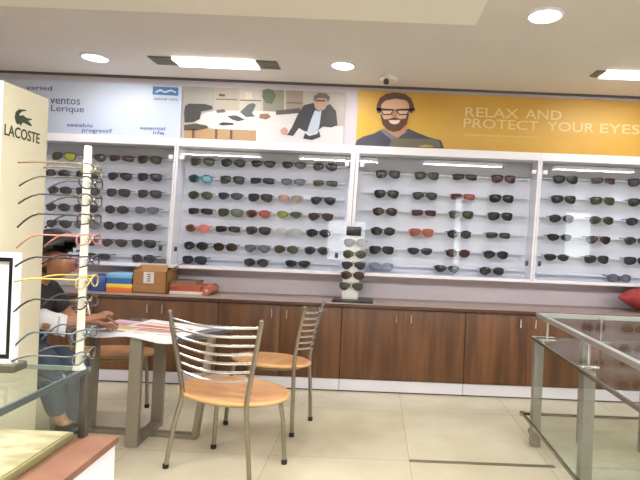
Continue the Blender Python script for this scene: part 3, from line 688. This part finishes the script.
# papers spread on the table
def sheet(name, label, pts, z, rgb, patches=(), droop=0., group='papers on the table'):
    t = thing(name, label, 'paper', (sum(p[0] for p in pts) / 4, sum(p[1] for p in pts) / 4, z), group=group)
    A, B, C_, D = [Vector((*p, 0)) for p in pts]
    def S(u, v): return A.lerp(B, u).lerp(D.lerp(C_, u), v)
    N = 12; mb = MB(); bm = mb.bm; g = []
    ed = lambda u, v: z + .0006 - droop * max(0, (.10 - v) / .10) ** 1.5 * (1 + .5 * math.sin(9 * u))
    for lay in (0, .0012):
        g.append([[bm.verts.new(S(i / N, j / N) + Vector((0, 0, ed(i / N, j / N) + lay))) for i in range(N + 1)] for j in range(N + 1)])
    for j in range(N):
        for i in range(N):
            for q in (0, 1): bm.faces.new((g[q][j][i], g[q][j][i + 1], g[q][j + 1][i + 1], g[q][j + 1][i]))
    for i in range(N):
        for (a, b_) in (((0, i), (0, i + 1)), ((N, i), (N, i + 1))): bm.faces.new((g[0][a[0]][a[1]], g[0][b_[0]][b_[1]], g[1][b_[0]][b_[1]], g[1][a[0]][a[1]]))
        for (a, b_) in (((i, 0), (i + 1, 0)), ((i, N), (i + 1, N))): bm.faces.new((g[0][a[0]][a[1]], g[0][b_[0]][b_[1]], g[1][b_[0]][b_[1]], g[1][a[0]][a[1]]))
    o = mb.build('sheet', mat('paper_%d_%d_%d' % rgb, rgb, .5), t)
    for (u0, u1, v0, v1, c) in patches:
        q = [S(u0, v0), S(u1, v0), S(u1, v1), S(u0, v1)]
        MB().prism([p + Vector((0, 0, z + .0021)) for p in q], (0, 0, .0004)).build('printed_block', mat('ink_%d_%d_%d' % c, c, .5), t, smooth=False)
    return t
sheet('newspaper', 'white newspaper with yellow and red blocks hanging over the table edge', [(-1.715, 2.935), (-1.10, 2.815), (-1.04, 3.0), (-1.70, 3.12)], TZ + .0005, (236, 234, 238),
      ((.12, .42, .62, .92, (230, 196, 92)), (.45, .85, .60, .95, (214, 150, 128)), (.2, .4, .3, .42, (96, 90, 110)), (.5, .62, .3, .4, (200, 198, 206)), (.74, .93, .25, .45, (206, 206, 214))), .022)
sheet('leaflet', 'pink printed leaflet on the left back of the table', [(-1.69, 3.11), (-1.36, 3.04), (-1.34, 3.2), (-1.66, 3.3)], TZ + .003, (214, 188, 200),
      ((.1, .5, .15, .6, (188, 138, 152)), (.55, .95, .3, .8, (206, 160, 132))))
sheet('leaflet', 'white leaflet with an orange band at the back middle of the table', [(-1.50, 3.08), (-1.06, 2.99), (-.99, 3.14), (-1.46, 3.33)], TZ + .0065, (238, 234, 236),
      ((.05, .9, .1, .35, (206, 122, 96)), (.1, .6, .5, .62, (220, 176, 150))))
sheet('magazine', 'dark glossy grey magazine at the right end of the table', [(-1.05, 2.93), (-.93, 3.09), (-.90, 3.215), (-1.03, 3.26)], TZ + .0005, (110, 114, 126), ((.2, .8, .5, .8, (160, 168, 182)),))

# -------------------------------------------------------------- left counter
cx1, cyb = -.771, 1.54
t = thing('display_counter', 'white counter with terracotta ledge and glass display case on top', 'counter', (-1.3, 1.0, 0))
MB().box(-1.9, cx1, .3, cyb, 0, .618, .004).build('body', M_white, t)
MB().box(-1.91, cx1 + .008, .29, cyb + .004, .618, .64, .003).build('ledge', M_terra, t)
gx = -.863
edgem = mat('dark_glass_edge', (70, 80, 80), .25)
MB().box(-1.88, gx, .32, cyb - .01, .838, .85).build('top_glass', M_cglass, t, smooth=False)
mb = MB(); mb.box(gx, gx + .008, .32, cyb - .01, .834, .852); mb.build('edge_trim', edgem, t, smooth=False)
MB().box(-1.88, gx + .008, cyb - .01, cyb - .004, .838, .851).build('edge_trim', mat('green_edge_light', (140, 156, 148), .15), t, smooth=False)
MB().box(gx - .006, gx - .001, .33, cyb - .02, .6405, .838).build('side_glass', M_glass, t, smooth=False)
MB().box(-1.87, gx - .01, cyb - .02, cyb - .014, .6405, .838).build('end_glass', M_glass, t, smooth=False)
MB().box(gx - .012, gx + .010, cyb - .028, cyb - .006, .64, .838, .003).build('corner_post', mat('grey_corner', (96, 92, 88), .4, .6), t)
tr = thing('straw_tray', 'straw coloured board tray inside the glass case of the near counter', 'tray', (-1.2, .9, .641))
MB().box(-1.7, -.878, .5, 1.502, .641, .664, .004).build('rim', M_trayside, tr)
MB().box(-1.69, -.886, .51, 1.494, .664, .667, .001).build('lining', M_tray, tr)

# cream tower
tx = -1.6
p_far = atx(49, 100, tx); p_near = atx(4.5, 80, tx)
ya, yb_ = p_near.y, p_far.y; zt_ = (p_far.z + p_near.z) / 2
t = thing('brand_tower', 'tall cream display tower with green crocodile emblem at left', 'display tower', (tx - .2, (ya + yb_) / 2, 0))
MB().box(tx - .42, tx, ya, yb_, .0, zt_, .003).build('body', M_tower, t)
MB().box(tx - .42, tx - .0005, ya - .006, ya, .0, zt_).build('front_board', M_towerw, t, smooth=False)
a, c = atx(4.2, 133.5, tx), atx(39.3, 143, tx)
text('lettering', 'LACOSTE', M_ink, t, (tx + .001, a.y, (a.z + c.z) / 2 - .004), (0, 1, 0), 10.6 * 2.25 / F, c.y - a.y, .012)
croc = [(95, 285), (88, 252), (94, 222), (114, 205), (155, 208), (158, 215), (130, 220), (115, 234), (118, 246), (136, 240), (160, 258), (192, 264), (188, 271), (166, 275), (176, 282), (191, 302), (186, 308), (160, 296), (140, 285), (131, 290), (123, 306), (115, 291), (105, 296)]
MB().prism([atx(x / 6, 75 + y / 6, tx + .0008) for x, y in croc], (.0008, 0, 0)).build('crocodile_emblem', M_ink, t, smooth=False)

# white card in black frame on the counter
t = thing('framed_card', 'white card in a black and white frame standing on the counter', 'frame', (-1.13, 1.46, .852))
fx0, fx1, z0, z1 = -1.24, at(17.5, 300, 1.45).x, .875, at(17.5, 253, 1.45).z
rect_frame(MB(), fx0, fx1, 1.445, 1.462, z0, z1, .014).build('outer_frame', M_white, t, smooth=False)
i0, i1, k0, k1 = fx0 + .014, fx1 - .014, z0 + .014, z1 - .014
rect_frame(MB(), i0, i1, 1.447, 1.462, k0, k1, .012).build('inner_frame', M_black, t, smooth=False)
MB().box(i0 + .012, i1 - .012, 1.452, 1.462, k0 + .012, k1 - .012).build('card', mat('bright_card', (250, 250, 252), .4), t, smooth=False)
MB().box(fx0 + .02, fx1 + .01, 1.43, 1.49, .852, .876, .004).build('base', mat('bronze_base', (88, 84, 70), .4), t)

# -------------------------------------------------- eyewear rod on the counter
px_, py_ = -.870, 1.50
ztop = at(88, 146, py_).z
t = thing('eyewear_rod', 'white vertical rod holding a column of spectacles on the counter', 'display stand', (px_, py_, .852))
MB().lathe([(.0108, .852), (.0108, ztop - .006), (.0098, ztop)], px_, py_, 20).build('rod', mat('ivory_rod', (226, 222, 206), .35), t)
MB().lathe([(.018, .852), (.018, .857), (.015, .862), (.0125, .868)], px_, py_, 28).build('base', mat('ivory_base', (200, 196, 184), .35), t)
SP = [(166.5, 'gold', (120, 112, 92), (120, 100, 72), 'rectangular', .004), (180, 'grey', (60, 58, 56), (70, 66, 60), 'round', .03), (197, 'dark green', (72, 76, 66), (56, 54, 46), 'oval', .03),
      (216, 'dark brown', (68, 50, 46), (50, 40, 38), 'rectangular', .042), (236, 'pink', (176, 122, 116), (172, 116, 102), 'rectangular', .042), (257.5, 'purple-black', (64, 56, 88), (34, 32, 44), 'rectangular', .03),
      (278, 'yellow', (186, 166, 84), (196, 176, 92), 'oval', .012), (298, 'brown', (74, 62, 58), (44, 38, 36), 'oval', .04), (330, 'steel blue', (96, 108, 122), (80, 96, 112), 'rectangular', .05), (352, 'silver', (96, 96, 94), (110, 108, 100), 'oval', .02)]
NW = ['topmost', 'second', 'third', 'fourth', 'fifth', 'sixth', 'seventh', 'eighth', 'ninth', 'lowest']
gclear = glass('spectacle_lens', (226, 230, 230), .06)
rod_x = lambda y: 88 - (y - 146) * 12 / 216
for k, (py, cn, fc, tcol, kind, bend) in enumerate(SP):
    z = at(rod_x(py), py, py_).z - .034 * .3
    z = max(z, .876)
    pegs = MB().box(px_, px_ + .024, py_ - .004, py_ + .004, z + .002, z + .0075).build('peg', mat('ivory_rod', (0, 0, 0)), t, smooth=False)
    glasses('spectacles', '%s framed spectacles, %s from the top on the white rod' % (cn, NW[k]) if 0 < k < 9 else '%s framed spectacles, %s on the white rod' % (cn, NW[k]), 'spectacles', 'spectacles on the white rod',
            (px_ + .022, py_, z), PI / 2 + random.uniform(-.05, .05), kind, .125, .036, .165, bend, .0023, gm(fc), gclear, gclear, gm(tcol))

# ---------------------------------------------------------- right glass counter
RX0, RX1, RY0, RY1 = 1.0, 1.78, .75, 3.04
t = thing('glass_counter', 'chrome edged glass counter with two shelves at the right', 'counter', (1.4, 1.9, 0))
def rim(z0, z1, w, x0=RX0, x1=RX1, y0=RY0, y1=RY1):
    mb = MB(); mb.box(x0, x0 + w, y0, y1, z0, z1); mb.box(x1 - w, x1, y0, y1, z0, z1); mb.box(x0 + w, x1 - w, y0, y0 + w, z0, z1); mb.box(x0 + w, x1 - w, y1 - w, y1, z0, z1); return mb
MB().box(RX0 + .028, RX1 - .028, RY0 + .028, RY1 - .028, .838, .848).build('glass_top', M_cglass, t, smooth=False)
rim(.826, .851, .028).build('top_edge', mat('polished_edge', (226, 230, 226), .28, .85), t, smooth=False)
for z, nm in ((.69, 'upper'), (.17, 'lower')):
    y1 = RY1 + (.06 if z > .5 else .2); x0 = RX0 - .004
    sh = MB().box(x0 + .014, RX1 - .014, RY0, y1 - .014, z - .010, z).build('shelf', M_cglass, t, smooth=False)
    mb = MB(); mb.box(x0, x0 + .014, RY0, y1, z - .013, z + .003); mb.box(x0, RX1, y1 - .014, y1, z - .012, z + .002); mb.box(RX1 - .014, RX1, RY0, y1, z - .013, z + .003)
    mb.build('shelf_edge', mat('shelf_rail', (136, 128, 112), .25, .8), sh, smooth=False)
    if z > .5:
        MB().box(x0, x0 + .14, y1 - .014, y1 + .004, z - .010, z + .006, .003).build('corner_clip', M_chrome, sh)
MB().box(RX0 + .004, RX0 + .009, RY0 + .05, RY1, .18, .677).build('side_glass', M_cglass, t, smooth=False)
PS = [(1.055, 3.14), (1.05, 2.40), (1.375, 3.2), (1.42, 2.40), (1.075, 1.2), (1.42, 1.2), (1.72, 2.36), (1.72, 3.1)]
for (x, y) in PS:
    lg = MB().box(x - .028, x + .028, y - .026, y + .026, 0, .677, .004)
    lg.build('post', M_post, t)
    yy = min(y, RY1 - .05)
    MB().lathe([(.016, .690), (.009, .698), (.0075, .70), (.0075, .83), (.016, .832), (.016, .838)], x, yy, 16).build('standoff', M_chrome, t)
    MB().box(x - .05, x + .05, yy - .014, yy + .014, .692, .700, .002).build('post_clip', M_chrome, t)
for (x, y, z) in ((.972, 3.19, .165), (1.03, 3.19, .055)):
    MB().lathe([(.0, -.012), (.016, -.012), (.018, 0), (.016, .012), (.0, .012)][1:4], 0, 0, 16).build('rail_end', M_steel, t, origin=(0, 0, 0)).location = Vector((x + .03, y + .05, z)) - LOC[t]

# ------------------------------------------------------------------ person
def skin(name, verts, edges, radii, m, parent, sub=2, root=0):
    me = bpy.data.meshes.new(name); me.from_pydata([tuple(v) for v in verts], edges, []); o = bpy.data.objects.new(name, me); COL.objects.link(o)
    sk = o.modifiers.new('skin', 'SKIN'); sk.use_smooth_shade = True
    for i, r in enumerate(radii):
        me.skin_vertices[0].data[i].radius = (r, r) if not isinstance(r, tuple) else r
        me.skin_vertices[0].data[i].use_root = (i == root)
    sb = o.modifiers.new('sub', 'SUBSURF'); sb.levels = sb.render_levels = sub
    dg = bpy.context.evaluated_depsgraph_get(); dg.update(); em = bpy.data.meshes.new_from_object(o.evaluated_get(dg)); bpy.data.objects.remove(o)
    off = LOC.get(parent, Vector())
    for v in em.vertices: v.co -= off
    for p in em.polygons: p.use_smooth = True
    em.materials.clear(); em.materials.append(m); em.name = name
    q = bpy.data.objects.new(name, em); COL.objects.link(q); q.parent = parent; LOC[q] = off; return q
pt = thing('person', 'seated person with black hair bent over the table, dark shirt, blue jeans', 'person', (-1.95, 2.72, 0))
sk_m = mat('skin', (150, 104, 78), .55)
HC = Vector((-1.735, 2.75, 1.085))     # head centre
V, Ed, R = [], [], []
def add(p, r, to=None):
    V.append(Vector(p)); R.append(r)
    if to is not None: Ed.append((to, len(V) - 1))
    return len(V) - 1
pel = add((-1.99, 2.72, .56), .12)
ch = add((-1.95, 2.72, .72), .125, pel); ch2 = add((-1.885, 2.72, .88), .13, ch)
nk = add((-1.83, 2.735, .98), .055, ch2); nk2 = add((-1.80, 2.74, 1.01), .052, nk)
h1 = add(HC + Vector((-.02, 0, -.03)), .088, nk2); h2 = add(HC + Vector((.0, 0, .045)), .093, h1)
jaw = add(HC + Vector((.065, 0, -.075)), .052, h1); nose = add(HC + Vector((.118, 0, -.01)), .016, h1)
ARM = {}
for s, sh, el, wr, hd in ((-1, (-1.87, 2.56, .89), (-1.665, 2.60, .745), (-1.575, 2.745, .75), (-1.53, 2.80, .765)), (1, (-1.87, 2.88, .89), (-1.80, 2.98, .71), (-1.63, 2.965, .685), (-1.575, 2.95, .683))):
    a = add(sh, .058, ch2); b_ = add(el, .042, a); fo = add(Vector(el).lerp(Vector(wr), .45), .038, b_); c = add(wr, .026, fo); d = add(hd, (.034, .022), c)
    ARM[s] = (sh, el, wr, hd)
    fd = (Vector(hd) - Vector(wr)).normalized(); sd = fd.cross(Vector((0, 0, 1))).normalized()
    for k, (ln, o_) in enumerate(((.062, -.026), (.072, -.009), (.068, .009), (.052, .026))):
        base = Vector(hd) + sd * o_ + fd * .014
        i1 = add(base, .0095, d); i2 = add(base + fd * ln * .55 + Vector((0, 0, .006)), .0085, i1); add(base + fd * ln + Vector((0, 0, -.014)), .0075, i2)
    b0 = Vector(wr).lerp(Vector(hd), .6) - sd * .03 * s
    i1 = add(b0, .011, c); i2 = add(b0 + fd * .03 - sd * .018 * s, .0095, i1); add(b0 + fd * .055 - sd * .014 * s + Vector((0, 0, -.008)), .008, i2)
LEG = {}
for s, hip, kn, an, toe in ((-1, (-1.96, 2.63, .54), (-1.70, 2.60, .595), (-1.63, 2.66, .22), (-1.53, 2.66, .17)), (1, (-1.96, 2.81, .54), (-1.62, 2.80, .49), (-1.66, 2.80, .08), (-1.54, 2.80, .035))):
    a = add(hip, .085, pel); b_ = add(kn, .058, a); c = add(Vector(kn).lerp(Vector(an), .4), .05, b_); d = add(an, .034, c); add(toe, .032, d); LEG[s] = (hip, kn, an, toe)
skin('body', V, Ed, R, sk_m, pt)
# clothes
shirt = mat('black_shirt', (30, 30, 36), .8, noise=.2, nscale=30); jeans = mat('blue_jeans', (54, 66, 86), .85, noise=.25, nscale=40)
v = [(-1.99, 2.72, .56), (-1.95, 2.72, .72), (-1.885, 2.72, .885), (-1.84, 2.732, .955)]
e = [(0, 1), (1, 2), (2, 3)]; r = [.135, .14, .145, .075]
for s in (-1, 1):
    sh, el, wr, hd = ARM[s]; i = len(v); v += [sh, Vector(sh).lerp(Vector(el), .75)]; e += [(2, i), (i, i + 1)]; r += [.074, .058]
skin('shirt', v, e, r, shirt, pt)
sh, el, wr, hd = ARM[-1]
skin('sleeve_cuff', [Vector(sh).lerp(Vector(el), .62), Vector(sh).lerp(Vector(el), .98), Vector(el).lerp(Vector(wr), .12)], [(0, 1), (1, 2)], [.060, .057, .050], mat('white_cuff', (206, 206, 210), .8), pt, 2, 1)
v = [(-1.99, 2.72, .56)]; e = []; r = [.13]
for s in (-1, 1):
    hip, kn, an, toe = LEG[s]; i = len(v); v += [hip, kn, Vector(kn).lerp(Vector(an), .4), Vector(kn).lerp(Vector(an), .92)]; e += [(0, i), (i, i + 1), (i + 1, i + 2), (i + 2, i + 3)]; r += [.1, .074, .066, .055]
skin('jeans', v, e, r, jeans, pt)
for s in (-1, 1):
    hip, kn, an, toe = LEG[s]
    skin('shoe', [Vector(an) + Vector((-.02, 0, -.03)), Vector(an).lerp(Vector(toe), .5) + Vector((0, 0, -.0)), Vector(toe) + Vector((.02, 0, .0))], [(0, 1), (1, 2)], [.042, .042, .034], M_black, pt, 2, 1)
# hair: a cap over the crown falling to the nape
mb = MB(); bmesh.ops.create_uvsphere(mb.bm, u_segments=28, v_segments=18, radius=1.)
dl = []
for q in mb.bm.verts:
    x, y, z = q.co
    if x > .05 and z < .55 - .5 * (1 - x): 
        if x * .8 - z > .28: dl.append(q)
for q in mb.bm.verts:
    n = 1 + .03 * math.sin(14 * q.co.y + 5 * q.co.z)
    q.co = Vector((q.co.x * .128 * n - .02, q.co.y * .118 * n, q.co.z * .128 * n + .035))
bmesh.ops.delete(mb.bm, geom=dl, context='VERTS')
bmesh.ops.translate(mb.bm, vec=HC, verts=mb.bm.verts[:])
hb = mb.build('hair', mat('black_hair', (20, 18, 20), .5, noise=.3, nscale=50), pt)
so = hb.modifiers.new('thick', 'SOLIDIFY'); so.thickness = .012
for s in (-1, 1):
    MB().ell(HC + Vector((.078, s * .036, .018)), (.011, .012, .007)).build('eye', mat('eye_white', (205, 196, 188), .3), pt)
    MB().ell(HC + Vector((.088, s * .036, .017)), (.006, .007, .007)).build('pupil', M_black, pt)
    MB().tube([HC + Vector((.088, s * .018, .040)), HC + Vector((.090, s * .036, .045)), HC + Vector((.078, s * .058, .040))], .005, 6).build('eyebrow', M_black, pt)
    MB().ell(HC + Vector((-.02, s * .094, -.01)), (.022, .01, .032)).build('ear', sk_m, pt)
MB().tube([HC + Vector((.102, -.026, -.062)), HC + Vector((.114, 0, -.060)), HC + Vector((.102, .026, -.062))], .007, 8).build('mouth', mat('lips', (140, 70, 64), .5), pt)
# pen in the raised hand
hd = Vector(ARM[-1][3]); q0 = hd + Vector((.03, .0, -.03)); 
t = thing('pen', 'brown pen held in the hand of the seated person', 'pen', tuple(q0))
MB().tube([q0 + Vector((.05, .05, -.02)), q0 + Vector((-.01, .02, .04)), ], .006, 8).build('barrel', mat('pen_brown', (120, 74, 48), .4), t)
MB().tube([q0 + Vector((.06, .055, -.03)), q0 + Vector((.05, .05, -.02))], [.0015, .006], 8).build('tip', M_black, t)

# ------------------------------------------------------------- world + view
w = bpy.data.worlds.new('world'); SC.world = w; w.use_nodes = True
w.node_tree.nodes['Background'].inputs[0].default_value = (.95, .98, 1, 1); w.node_tree.nodes['Background'].inputs[1].default_value = 8.
SC.view_settings.view_transform = 'Standard'; SC.view_settings.look = 'None'; SC.view_settings.exposure = .04; SC.view_settings.gamma = 1.
SC.view_settings.use_curve_mapping = False
SC.cycles.use_denoising = True
SC.cycles.max_bounces = 10; SC.cycles.transparent_max_bounces = 16; SC.cycles.caustics_reflective = False; SC.cycles.caustics_refractive = False
SC.cycles.sample_clamp_indirect = 6
